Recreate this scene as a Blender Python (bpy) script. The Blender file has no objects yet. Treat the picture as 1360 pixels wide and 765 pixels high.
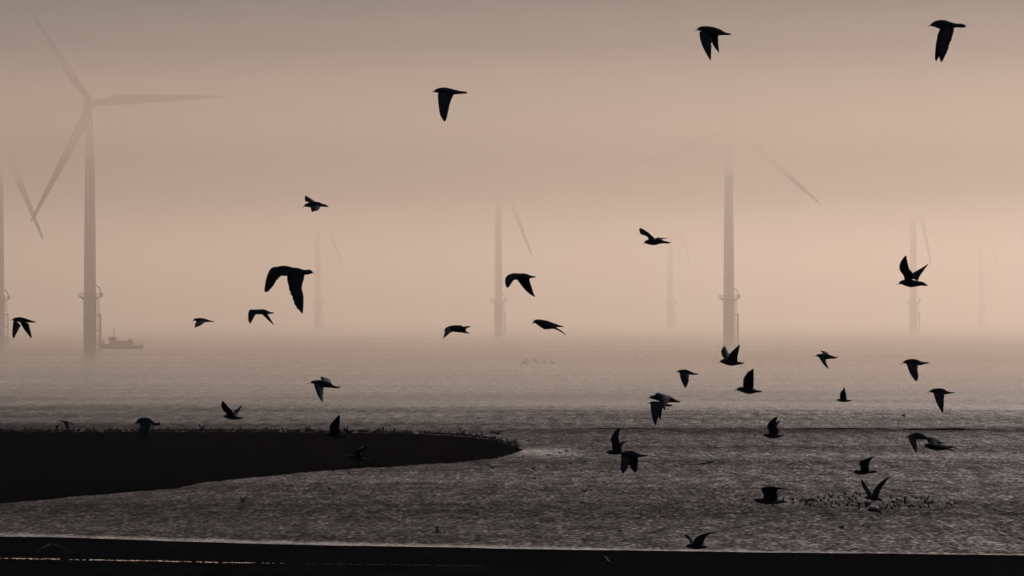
import bpy, bmesh, math, random
from mathutils import Vector, Matrix

R = math.radians
SC = bpy.context.scene
COL = SC.collection
rng = random.Random(7)

# ------------------------------------------------------------------ camera
F = 6000.0            # focal length in photo pixels (photo is 1360 x 765)
HZ = 412.0            # photo row of the true horizon (hidden in the mist)
CAMZ = 12.75          # eye height above the sea, metres
cam_d = bpy.data.cameras.new('camera')
cam_d.sensor_width = 36.0
cam_d.lens = F / 1360.0 * 36.0
cam_d.shift_y = (HZ - 382.5) / 1360.0
cam_d.clip_start = 0.5
cam_d.clip_end = 30000.0
cam = bpy.data.objects.new('camera', cam_d)
cam.location = (0, 0, CAMZ)
cam.rotation_euler = (R(90), 0, 0)
COL.objects.link(cam)
SC.camera = cam

# ------------------------------------------------------------------ light
SUN_EL, SUN_AZ = 20.0, 22.0          # degrees; azimuth to the right of the view
SUN_STRENGTH = 5.0
SKY_STRENGTH = 0.0165
world = bpy.data.worlds.new('World')
SC.world = world
world.use_nodes = True
wn, wl = world.node_tree.nodes, world.node_tree.links
wn.clear()
sky = wn.new('ShaderNodeTexSky')
sky.sky_type = 'NISHITA'
sky.sun_disc = False
sky.sun_elevation = R(SUN_EL)
sky.sun_rotation = R(SUN_AZ)
sky.air_density = 1.0
sky.dust_density = 4.0
sky.ozone_density = 1.0
# a thin veil of stratus takes most of the blue out of the sky
hsv = wn.new('ShaderNodeHueSaturation')
hsv.inputs['Saturation'].default_value = 0.15
bg = wn.new('ShaderNodeBackground')
bg.inputs['Strength'].default_value = SKY_STRENGTH
wo = wn.new('ShaderNodeOutputWorld')
wl.new(sky.outputs[0], hsv.inputs['Color'])
veil = wn.new('ShaderNodeVectorMath'); veil.operation = 'MULTIPLY'
veil.inputs[1].default_value = (1.08, 0.97, 0.95)
wl.new(hsv.outputs[0], veil.inputs[0])
wl.new(veil.outputs[0], bg.inputs['Color'])
wl.new(bg.outputs[0], wo.inputs['Surface'])

sun_d = bpy.data.lights.new('sun', 'SUN')
sun_d.energy = SUN_STRENGTH
sun_d.angle = R(15)
sun_d.color = (1.0, 0.755, 0.60)
sun = bpy.data.objects.new('sun', sun_d)
sdir = Vector((math.sin(R(SUN_AZ)) * math.cos(R(SUN_EL)), math.cos(R(SUN_AZ)) * math.cos(R(SUN_EL)), math.sin(R(SUN_EL))))
sun.rotation_euler = sdir.to_track_quat('Z', 'Y').to_euler()
sun.location = sdir * 300
COL.objects.link(sun)

SC.view_settings.view_transform = 'Standard'
SC.view_settings.look = 'None'
SC.view_settings.gamma = 1.0
SC.view_settings.exposure = 0.38
SC.cycles.volume_bounces = 1
SC.cycles.max_bounces = 4
SC.cycles.use_denoising = True

# ------------------------------------------------------------------ helpers
def px(x, y, D):
    """a photo pixel at a known distance -> world point"""
    return Vector(((x - 680.0) / F * D, D, CAMZ + (HZ - y) / F * D))

def ground_D(y, z=0.0):
    """distance of a point at height z seen at photo row y"""
    return (CAMZ - z) * F / (y - HZ)

def tag(o, label=None, cat=None, group=None, kind=None):
    if label: o['label'] = label
    if cat: o['category'] = cat
    if group: o['group'] = group
    if kind: o['kind'] = kind
    return o

def empty(name, loc, rz=0.0):
    o = bpy.data.objects.new(name, None)
    o.empty_display_size = 0.5
    o.location = loc
    o.rotation_euler = (0, 0, rz)
    COL.objects.link(o)
    return o

def link(name, me, mat, parent=None, smooth=False):
    if mat is not None and not me.materials:
        me.materials.append(mat)
    if smooth:
        for p in me.polygons: p.use_smooth = True
    o = bpy.data.objects.new(name, me)
    COL.objects.link(o)
    if parent is not None: o.parent = parent
    return o

class MB:
    """collects shapes for ONE mesh"""
    def __init__(s): s.v, s.f = [], []
    def add(s, vs, fs):
        k = len(s.v)
        s.v += [tuple(v) for v in vs]
        s.f += [tuple(i + k for i in f) for f in fs]
        return s
    def box(s, c, d):
        x, y, z = c; a, b, e = d[0] / 2, d[1] / 2, d[2] / 2
        vs = [(x + i * a, y + j * b, z + k * e) for i in (-1, 1) for j in (-1, 1) for k in (-1, 1)]
        return s.add(vs, [(0, 1, 3, 2), (4, 6, 7, 5), (0, 4, 5, 1), (2, 3, 7, 6), (0, 2, 6, 4), (1, 5, 7, 3)])
    def tube(s, pts, rad, n=10, cap=True):
        pts = [Vector(p) for p in pts]
        if not hasattr(rad, '__len__'): rad = [rad] * len(pts)
        vs, fs = [], []
        prev = None
        for i, p in enumerate(pts):
            t = (pts[min(i + 1, len(pts) - 1)] - pts[max(i - 1, 0)]).normalized()
            ref = Vector((0, 1, 0)) if abs(t.y) < 0.9 else Vector((1, 0, 0))
            a = t.cross(ref).normalized() if prev is None else (prev - t * prev.dot(t)).normalized()
            prev = a
            b = t.cross(a)
            for k in range(n):
                w = 2 * math.pi * k / n
                vs.append(p + (a * math.cos(w) + b * math.sin(w)) * rad[i])
        for i in range(len(pts) - 1):
            for k in range(n):
                fs.append((i * n + k, i * n + (k + 1) % n, (i + 1) * n + (k + 1) % n, (i + 1) * n + k))
        if cap:
            fs.append(tuple(range(n))[::-1])
            fs.append(tuple(range((len(pts) - 1) * n, len(pts) * n)))
        return s.add(vs, fs)
    def loft(s, rings, cap=True):
        n = len(rings[0])
        vs = [p for r in rings for p in r]
        fs = [(i * n + k, i * n + (k + 1) % n, (i + 1) * n + (k + 1) % n, (i + 1) * n + k)
              for i in range(len(rings) - 1) for k in range(n)]
        if cap:
            fs.append(tuple(range(n))[::-1])
            fs.append(tuple(range((len(rings) - 1) * n, len(rings) * n)))
        return s.add(vs, fs)
    def mesh(s, name):
        me = bpy.data.meshes.new(name)
        me.from_pydata(s.v, [], s.f)
        bm = bmesh.new(); bm.from_mesh(me)
        bmesh.ops.recalc_face_normals(bm, faces=bm.faces[:])
        bm.to_mesh(me); bm.free()
        me.update()
        return me
    def build(s, name, mat, parent=None, smooth=False):
        return link(name, s.mesh(name), mat, parent, smooth)

def new_mat(name):
    m = bpy.data.materials.new(name)
    m.use_nodes = True
    nt = m.node_tree
    b = nt.nodes.get('Principled BSDF')
    return m, nt, b

def simple_mat(name, col, rough=0.7, spec=0.3, var=0.25, scale=3.0, metallic=0.0):
    """solid colour with a little noise in tone"""
    m, nt, b = new_mat(name)
    tc = nt.nodes.new('ShaderNodeTexCoord')
    nz = nt.nodes.new('ShaderNodeTexNoise')
    nz.inputs['Scale'].default_value = scale
    nz.inputs['Detail'].default_value = 4
    mr = nt.nodes.new('ShaderNodeMapRange')
    mr.inputs['To Min'].default_value = 1 - var
    mr.inputs['To Max'].default_value = 1 + var
    mx = nt.nodes.new('ShaderNodeVectorMath'); mx.operation = 'SCALE'
    mx.inputs[0].default_value = col[:3]
    nt.links.new(tc.outputs['Object'], nz.inputs['Vector'])
    nt.links.new(nz.outputs['Fac'], mr.inputs['Value'])
    nt.links.new(mr.outputs[0], mx.inputs['Scale'])
    nt.links.new(mx.outputs[0], b.inputs['Base Color'])
    b.inputs['Roughness'].default_value = rough
    b.inputs['Specular IOR Level'].default_value = spec
    b.inputs['Metallic'].default_value = metallic
    return m

# ------------------------------------------------------------------ water
def water_mat(name, slope_small, slope_big, bias, shore=False):
    m, nt, b = new_mat(name)
    N, L = nt.nodes, nt.links
    geo = N.new('ShaderNodeNewGeometry')
    def noise(scale_vec, detail, rough=0.55):
        mp = N.new('ShaderNodeMapping'); mp.vector_type = 'POINT'
        mp.inputs['Scale'].default_value = scale_vec
        nz = N.new('ShaderNodeTexNoise'); nz.noise_dimensions = '2D'
        nz.inputs['Scale'].default_value = 1.0
        nz.inputs['Detail'].default_value = detail
        nz.inputs['Roughness'].default_value = rough
        L.new(geo.outputs['Position'], mp.inputs['Vector'])
        L.new(mp.outputs[0], nz.inputs['Vector'])
        return nz
    def math_(op, a, c=None, val=None):
        n = N.new('ShaderNodeMath'); n.operation = op
        L.new(a, n.inputs[0])
        if c is not None: L.new(c, n.inputs[1])
        elif val is not None: n.inputs[1].default_value = val
        return n.outputs[0]
    def vec(op, a, val=None, c=None):
        n = N.new('ShaderNodeVectorMath'); n.operation = op
        L.new(a, n.inputs[0])
        if op == 'SCALE':
            if c is not None: L.new(c, n.inputs['Scale'])
            else: n.inputs['Scale'].default_value = val
        elif c is not None: L.new(c, n.inputs[1])
        else: n.inputs[1].default_value = val
        return n.outputs[0]
    half = (0.5, 0.5, 0.5)
    # wavelets, about half a metre to three metres
    small = vec('SCALE', vec('SUBTRACT', noise((3.2, 0.9, 1), 3, 0.65).outputs['Color'], half), slope_small)
    # long low waves running with the shore
    big = vec('SCALE', vec('SUBTRACT', noise((0.8, 0.22, 1), 3, 0.6).outputs['Color'], half), slope_big)
    # groups of waves, longer in depth than across
    grp = vec('SCALE', vec('SUBTRACT', noise((0.6, 0.045, 1), 3, 0.55).outputs['Color'], half), slope_big * 0.4)
    big = vec('ADD', big, c=grp)
    # cat's paws: long streaks where the wind roughens the sea
    paw = N.new('ShaderNodeMapRange')
    paw.inputs['From Min'].default_value = 0.35; paw.inputs['From Max'].default_value = 0.65
    paw.inputs['To Min'].default_value = 0.82; paw.inputs['To Max'].default_value = 1.15
    L.new(noise((0.004, 0.022, 1), 3, 0.5).outputs['Fac'], paw.inputs['Value'])
    # rippled shallows inside the bar, smoother deep water beyond it
    sepP = N.new('ShaderNodeSeparateXYZ'); L.new(geo.outputs['Position'], sepP.inputs[0])
    wob = math_('MULTIPLY', noise((0.012, 0.02, 1), 3, 0.6).outputs['Fac'], val=260.0)
    deep = N.new('ShaderNodeMapRange'); deep.interpolation_type = 'SMOOTHSTEP'
    deep.inputs['From Min'].default_value = 560.0; deep.inputs['From Max'].default_value = 900.0
    deep.inputs['To Min'].default_value = 1.0; deep.inputs['To Max'].default_value = 0.32
    L.new(math_('ADD', sepP.outputs['Y'], wob), deep.inputs['Value'])
    amp = math_('MULTIPLY', paw.outputs[0], deep.outputs[0])
    # calm film of water along the beach and round the tip of the sandbank
    X = sepP.outputs['X']
    edge = math_('ADD', math_('MULTIPLY', X, val=-0.36), math_('MULTIPLY', math_('MULTIPLY', X, X), val=0.0034))
    off = math_('SUBTRACT', math_('SUBTRACT', sepP.outputs['Y'], edge), val=241.3)
    calm = N.new('ShaderNodeMapRange'); calm.interpolation_type = 'SMOOTHSTEP'
    calm.inputs['From Min'].default_value = 0.5; calm.inputs['From Max'].default_value = 5.0
    calm.inputs['To Min'].default_value = 0.3; calm.inputs['To Max'].default_value = 1.0
    L.new(math_('ADD', off, math_('MULTIPLY', X, val=0.05)), calm.inputs['Value'])
    dx = math_('MULTIPLY', math_('SUBTRACT', X, val=3.0), val=1 / 4.0)
    dy = math_('MULTIPLY', math_('SUBTRACT', sepP.outputs['Y'], val=408.0), val=1 / 16.0)
    rad = math_('SQRT', math_('ADD', math_('MULTIPLY', dx, dx), math_('MULTIPLY', dy, dy)))
    tipc = N.new('ShaderNodeMapRange'); tipc.interpolation_type = 'SMOOTHSTEP'
    tipc.inputs['From Min'].default_value = 0.2; tipc.inputs['From Max'].default_value = 1.3
    tipc.inputs['To Min'].default_value = 0.55; tipc.inputs['To Max'].default_value = 1.0
    L.new(rad, tipc.inputs['Value'])
    # a band of wind-ruffled water out along the drowned bar
    bw = math_('MULTIPLY', math_('SUBTRACT', sepP.outputs['Y'], val=483.0), val=1 / 13.0)
    bell = math_('EXPONENT', math_('MULTIPLY', math_('MULTIPLY', bw, bw), val=-1.0))
    bx = N.new('ShaderNodeMapRange'); bx.interpolation_type = 'SMOOTHSTEP'
    bx.inputs['From Min'].default_value = -8.0; bx.inputs['From Max'].default_value = 30.0
    bx.inputs['To Min'].default_value = 0.1; bx.inputs['To Max'].default_value = 0.42
    L.new(X, bx.inputs['Value'])
    ruf = math_('ADD', math_('MULTIPLY', bell, bx.outputs[0]), val=1.0)
    if shore: amp = math_('MULTIPLY', amp, ruf)
    if shore: amp = math_('MULTIPLY', amp, math_('MULTIPLY', calm.outputs[0], tipc.outputs[0]))
    # out in the deep the lean fades faster than the ripples do
    rip = math_('ADD', math_('MULTIPLY', amp, val=0.6), val=0.4) if shore else amp
    s = vec('SCALE', vec('ADD', small, c=big), c=rip)
    sep = N.new('ShaderNodeSeparateXYZ'); L.new(s, sep.inputs[0])
    # the faces of the wavelets that lean shorewards
    sy = math_('SUBTRACT', sep.outputs['Y'], math_('MULTIPLY', amp, val=bias))
    cmb = N.new('ShaderNodeCombineXYZ')
    L.new(sep.outputs['X'], cmb.inputs['X']); L.new(sy, cmb.inputs['Y']); cmb.inputs['Z'].default_value = 1.0
    nrm = N.new('ShaderNodeVectorMath'); nrm.operation = 'NORMALIZE'
    L.new(cmb.outputs[0], nrm.inputs[0])
    L.new(nrm.outputs[0], b.inputs['Normal'])
    b.inputs['Base Color'].default_value = (0.024, 0.015, 0.011, 1)
    b.inputs['Roughness'].default_value = 0.06
    b.inputs['IOR'].default_value = 1.333
    return m

M_sea = water_mat('sea_water', 0.49, 0.24, 0.268, True)
M_pool = water_mat('pool_water', 0.03, 0.0, 0.002)

# sea: rows get coarser with distance; the shore edge follows the beach
def beach_edge_D(X):
    pts = [(0, 713), (90, 714.5), (180, 717), (340, 722), (680, 729), (1000, 733), (1360, 738)]
    # X is in metres; use distance ~245 to find the photo column
    x = 680 + X * F / 245.0
    if x <= pts[0][0]: y = pts[0][1] + (x - pts[0][0]) * 0.012
    elif x >= pts[-1][0]: y = pts[-1][1] + (x - pts[-1][0]) * 0.012
    else:
        for (a, ya), (c, yc) in zip(pts, pts[1:]):
            if a <= x <= c:
                y = ya + (yc - ya) * (x - a) / (c - a); break
    return ground_D(y)

SEA_FAR, SEA_HALF = 9000.0, 4500.0
sea_me = bpy.data.meshes.new('sea')
sea_me.from_pydata([(-SEA_HALF, 150, 0), (SEA_HALF, 150, 0), (SEA_HALF, SEA_FAR, 0), (-SEA_HALF, SEA_FAR, 0)], [], [(0, 1, 2, 3)])
tag(link('sea', sea_me, M_sea), 'rippled grey sea fading into the mist', kind='structure')

# ------------------------------------------------------------------ haze
def haze_box(name, label, x0, x1, y0, y1, z0, z1, density, g, col, lean=0.0):
    m = bpy.data.materials.new(name + '_air'); m.use_nodes = True
    nt = m.node_tree; nt.nodes.clear()
    pv = nt.nodes.new('ShaderNodeVolumePrincipled')
    pv.inputs['Color'].default_value = (*col, 1)
    pv.inputs['Density'].default_value = density
    pv.inputs['Anisotropy'].default_value = g
    out = nt.nodes.new('ShaderNodeOutputMaterial')
    nt.links.new(pv.outputs[0], out.inputs['Volume'])
    # lean: how far the upper edge of the seaward bank's front lies behind its foot
    o = MB().add([(x, y, z) for x in (x0, x1) for (y, z) in ((y0, z0), (y1, z0), (y1, z1), (y0 + lean, z1))],
                 [(0, 1, 2, 3), (4, 7, 6, 5), (0, 4, 5, 1), (1, 5, 6, 2), (2, 6, 7, 3), (3, 7, 4, 0)]).build(name, m)
    tag(o, label, kind='stuff')
    return o

FOG_COL = (0.93, 0.90, 0.87)
FOG_G = 0.6
FOG_TOP = 132.0
haze_box('haze', 'thin haze over the whole bay', -4600, 4600, -400, 9100, -9.0, FOG_TOP, 0.000005, FOG_G, FOG_COL)
haze_box('haze', 'bank of sea mist lying offshore round the turbines', -4550, 4550, 640, 9050, -8.0, 70.0, 0.0005, FOG_G, FOG_COL)
haze_box('haze', 'denser mist lying low over the sea far out', -4530, 4530, 2000, 9030, -7.0, 76.0, 0.0008, FOG_G, FOG_COL)
haze_box('haze', 'low cloud hanging round the turbine heads', -4510, 4510, 1400, 9010, 62.0, 95.0, 0.0078, 0.1, (0.61, 0.605, 0.61))
haze_box('haze', 'grey cloud added over the turbine heads to darken the upper sky', -4490, 4490, 1000, 8990, 88.0, FOG_TOP - 6, 0.0072, 0.0, (0.34, 0.38, 0.42))  # added layer, coloured dark grey to dim the upper sky
# ------------------------------------------------------------------ beach and sandbank
def sand_mat(name, col):
    m, nt, b = new_mat(name)
    N, L = nt.nodes, nt.links
    geo = N.new('ShaderNodeNewGeometry')
    nz = N.new('ShaderNodeTexNoise'); nz.inputs['Scale'].default_value = 0.25; nz.inputs['Detail'].default_value = 8
    L.new(geo.outputs['Position'], nz.inputs['Vector'])
    cr = N.new('ShaderNodeValToRGB')
    cr.color_ramp.elements[0].position = 0.3; cr.color_ramp.elements[1].position = 0.75
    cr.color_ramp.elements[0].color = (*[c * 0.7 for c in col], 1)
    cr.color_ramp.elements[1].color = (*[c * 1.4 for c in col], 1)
    L.new(nz.outputs['Fac'], cr.inputs['Fac']); L.new(cr.outputs[0], b.inputs['Base Color'])
    nb = N.new('ShaderNodeTexNoise'); nb.inputs['Scale'].default_value = 3.0; nb.inputs['Detail'].default_value = 5
    L.new(geo.outputs['Position'], nb.inputs['Vector'])
    bp = N.new('ShaderNodeBump'); bp.inputs['Strength'].default_value = 0.5; bp.inputs['Distance'].default_value = 0.05
    L.new(nb.outputs['Fac'], bp.inputs['Height']); L.new(bp.outputs[0], b.inputs['Normal'])
    b.inputs['Roughness'].default_value = 1.0
    b.inputs['Specular IOR Level'].default_value = 0.0
    return m

M_sand = sand_mat('darkened_wet_sand', (0.0026, 0.0034, 0.0044))  # darker than real wet sand: the black silhouette is put into the colour

def fbm(x, seed=0.0):
    return (math.sin(x * 0.37 + seed) + 0.6 * math.sin(x * 0.93 + 1.7 * seed) + 0.4 * math.sin(x * 2.31 + 2.9 * seed) + 0.25 * math.sin(x * 5.3 + seed)) / 2.25

def beach_z(X, Dn):
    """height of the beach at a distance Dn metres shorewards of the water's edge"""
    if Dn < 0: return Dn * 0.04
    z = 0.012 * Dn
    if Dn > 60: z += (Dn - 60) * 0.035
    return min(z, 11.0)

cols = [-400, -200, -120, -80] + [-60 + i * 1.0 for i in range(121)] + [80, 120, 200, 400]
rows = [-12, -6, -3, -1, 0, 1, 2, 3.5, 5, 8, 11, 14, 18, 24, 32, 45, 60, 90, 130, 200, 260, 330, 400]
vs, fs = [], []
for X in cols:
    e = beach_edge_D(max(-70, min(70, X))) + 0.5 * fbm(X * 0.6, 2.0)
    for r in rows:
        z = beach_z(X, r)
        if 3 < r < 60: z += 0.03 * fbm(X * 0.5 + r, 1.0)
        vs.append((X, e - r, z))
n = len(rows)
for i in range(len(cols) - 1):
    for j in range(n - 1):
        fs.append((i * n + j, i * n + j + 1, (i + 1) * n + j + 1, (i + 1) * n + j))
me = bpy.data.meshes.new('beach'); me.from_pydata(vs, [], fs)
bm = bmesh.new(); bm.from_mesh(me); bmesh.ops.recalc_face_normals(bm, faces=bm.faces[:]); bm.to_mesh(me); bm.free()
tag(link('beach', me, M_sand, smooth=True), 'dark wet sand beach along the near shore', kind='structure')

def beach_height(X, Y):
    e = beach_edge_D(max(-70, min(70, X))) + 0.5 * fbm(X * 0.6, 2.0)
    r = e - Y
    return beach_z(X, r) + (0.03 * fbm(X * 0.5 + r, 1.0) if 3 < r < 60 else 0)

def runnel():
    """a narrow, broken ribbon of water left on the sand"""
    ctrl = [(-60, 740), (0, 741.5), (100, 743), (200, 745), (300, 747), (400, 748.5), (520, 750), (700, 752)]
    vs, fs = [], []
    x = -60.0
    prev = None
    r2 = random.Random(5)
    gap = 0
    while x < 640:
        for (a, ya), (c, yc) in zip(ctrl, ctrl[1:]):
            if a <= x <= c: y = ya + (yc - ya) * (x - a) / (c - a); break
        fade = 1.0 if x < 290 else max(0.0, 1.0 - (x - 290) / 110.0)
        h = (0.55 + 0.45 * fbm(x * 0.35, 4.0) + 0.65 * r2.uniform(-1, 1)) * fade       # half height in photo pixels
        h = max(0.12 if x < 330 else 0.05, h) * 0.7
        if gap > 0:
            gap -= 1; prev = None; x += 1.5; continue
        if r2.random() < 0.025 + (0.10 if x > 330 else 0): gap = r2.randint(1, 3)
        y += 0.35 * fbm(x * 0.11, 9.0) + r2.uniform(-0.35, 0.35)
        k = len(vs)
        for yy in (y - h, y + h):
            D = ground_D(yy)
            for _ in range(4):
                X = (x - 680) / F * D
                D = ground_D(yy, beach_height(X, D) + 0.012)
            vs.append(((x - 680) / F * D, D, beach_height((x - 680) / F * D, D) + 0.012))
        if prev is not None: fs.append((prev, prev + 1, k + 1, k))
        prev = k
        x += 1.5
    me = bpy.data.meshes.new('tide_pool'); me.from_pydata(vs, [], fs)
    bm = bmesh.new(); bm.from_mesh(me)
    for f in bm.faces:
        f.normal_update()
        if f.normal.z < 0: f.normal_flip()
    bm.to_mesh(me); bm.free()
    tag(link('tide_pool', me, M_pool), 'thin bright ribbon of water lying on the near beach', kind='structure')
runnel()

# sandbank: near edge on the water line, the crest at the far side
near_px = [(-420, 700), (-200, 685), (0, 669), (60, 664), (120, 658), (180, 653.5), (240, 648), (270, 641), (300, 638), (360, 632), (440, 624.5), (560, 617.5), (620, 613), (660, 608.5), (680, 603), (694, 597.5)]
CREST = 0.55
def interp(pts, x):
    if x <= pts[0][0]: return pts[0][1]
    for (a, ya), (c, yc) in zip(pts, pts[1:]):
        if a <= x <= c: return ya + (yc - ya) * (x - a) / (c - a)
    return pts[-1][1]
far_px = [(-420, 573), (0, 573.5), (300, 573.0), (480, 574.5), (560, 576), (610, 579), (650, 583), (675, 589), (694, 597.0)]
vs, fs = [], []
xs = [-420 + 8 * i for i in range(53)] + [4 + 1.5 * i for i in range(460)] + [694.5]
xs = sorted(set(x for x in xs if x <= 694.5))
PROF = [(-0.06, -0.5), (0.0, -0.02), (0.02, 0.18), (0.08, 0.30), (0.25, 0.5), (0.5, 0.75), (0.8, 0.95), (0.95, 1.0), (1.0, 0.97), (1.06, 0.4), (1.14, -0.5)]
SPIT_TOP = []
for x in xs:
    yn, yf = interp(near_px, x), interp(far_px, x)
    yn += 0.6 * fbm(x * 0.22, 3.0) + 0.5 * fbm(x * 0.9, 5.0) + 0.35 * fbm(x * 2.7, 7.0)
    t = max(0.0, min(1.0, (yn - yf) / 25.0))
    top = CREST * (0.12 + 0.88 * t)
    Dn, Df = ground_D(yn), ground_D(yf, top)
    if Df < Dn + 1.5: Df = Dn + 1.5
    Dm = (Dn + Df) / 2
    SPIT_TOP.append((x, Df, top))
    for (u, h) in PROF:
        D = Dn + (Df - Dn) * u
        z = h * top
        if 0.02 < u < 1.05: z += 0.05 * t * fbm(x * 0.5 + u * 9, 1.3) * (0.3 + u)
        # keep each row on the straight sight line of its column
        vs.append(((x - 680) / F * D, D, z))
n = len(PROF)
for i in range(len(xs) - 1):
    for j in range(n - 1):
        fs.append((i * n + j, i * n + j + 1, (i + 1) * n + j + 1, (i + 1) * n + j))
fs.append(tuple(range((len(xs) - 1) * n, len(xs) * n)))
me = bpy.data.meshes.new('sandbank'); me.from_pydata(vs, [], fs)
bm = bmesh.new(); bm.from_mesh(me); bmesh.ops.recalc_face_normals(bm, faces=bm.faces[:]); bm.to_mesh(me); bm.free()
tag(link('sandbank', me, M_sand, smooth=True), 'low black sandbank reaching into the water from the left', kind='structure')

# a drowned bar that only just breaks the surface further out
def sandbar(x0, x1, yc, hpx, seed, label):
    vs, fs = [], []
    k = 40
    for i in range(k + 1):
        u = i / k
        x = x0 + (x1 - x0) * u
        w = max(0.02, math.sin(math.pi * u) ** 0.6 * (0.6 + 0.4 * fbm(u * 30, seed))) * hpx
        y = yc + 0.5 * fbm(u * 9, seed + 1)
        Da, Db = ground_D(y + w / 2), ground_D(y - w / 2)
        for (tt, z) in ((-0.1, -0.05), (0.1, 0.012), (0.5, 0.10 * w), (0.9, 0.012), (1.1, -0.05)):
            D = Da + (Db - Da) * tt
            vs.append(((x - 680) / F * D, D, z))
    for i in range(k):
        for j in range(4):
            fs.append((i * 5 + j, i * 5 + j + 1, (i + 1) * 5 + j + 1, (i + 1) * 5 + j))
    me = bpy.data.meshes.new('sandbar'); me.from_pydata(vs, [], fs)
    bm = bmesh.new(); bm.from_mesh(me); bmesh.ops.recalc_face_normals(bm, faces=bm.faces[:]); bm.to_mesh(me); bm.free()
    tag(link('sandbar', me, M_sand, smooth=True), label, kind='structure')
sandbar(1195, 1312, 570.6, 2.4, 1.0, 'thin dark sandbar awash at the right of the bay')
sandbar(1010, 1200, 569.8, 1.3, 2.0, 'very thin dark sandbar awash left of the thicker one')
sandbar(730, 940, 569.6, 1.0, 3.0, 'thin dark sandbar awash beyond the tip of the sandbank')
# ------------------------------------------------------------------ wind turbines
M_tower = simple_mat('turbine_paint', (0.4, 0.39, 0.38), 0.55, 0.3, 0.12, 0.3)
M_yellow = simple_mat('weathered_yellow_steel', (0.09, 0.066, 0.032), 0.6, 0.3, 0.25, 0.6)
M_steel = simple_mat('dull_steel', (0.12, 0.12, 0.12), 0.6, 0.3, 0.2, 1.0)

def ring(r, z, n=28, cx=0, cy=0):
    return [(cx + r * math.cos(2 * math.pi * k / n), cy + r * math.sin(2 * math.pi * k / n), z) for k in range(n)]

HUB_H = 81.5
def blade_mesh(length=44.5):
    # along +Z from the hub centre, chord in X, thickness in Y
    st = [(1.0, 1.9, 1.9), (2.5, 1.95, 1.85), (5, 2.5, 1.3), (8.5, 3.3, 0.95), (12, 3.2, 0.75), (18, 2.7, 0.55), (26, 2.1, 0.40), (34, 1.55, 0.28), (40, 1.1, 0.18), (43.2, 0.75, 0.10), (length, 0.18, 0.04)]
    rings = []
    for (z, c, t) in st:
        tw = R(14) * max(0, 1 - z / 30.0)
        blend = min(1, max(0, (z - 2.5) / 6.0))
        rg = []
        for k in range(16):
            w = 2 * math.pi * k / 16
            x, y = math.cos(w) * c / 2, math.sin(w) * t / 2
            if x < 0: y *= (1 - 0.75 * blend * (-x / (c / 2)))
            x -= 0.18 * c * blend
            rg.append((x * math.cos(tw) - y * math.sin(tw), x * math.sin(tw) + y * math.cos(tw), z))
        rings.append(rg)
    return MB().loft(rings).mesh('blade')

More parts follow.
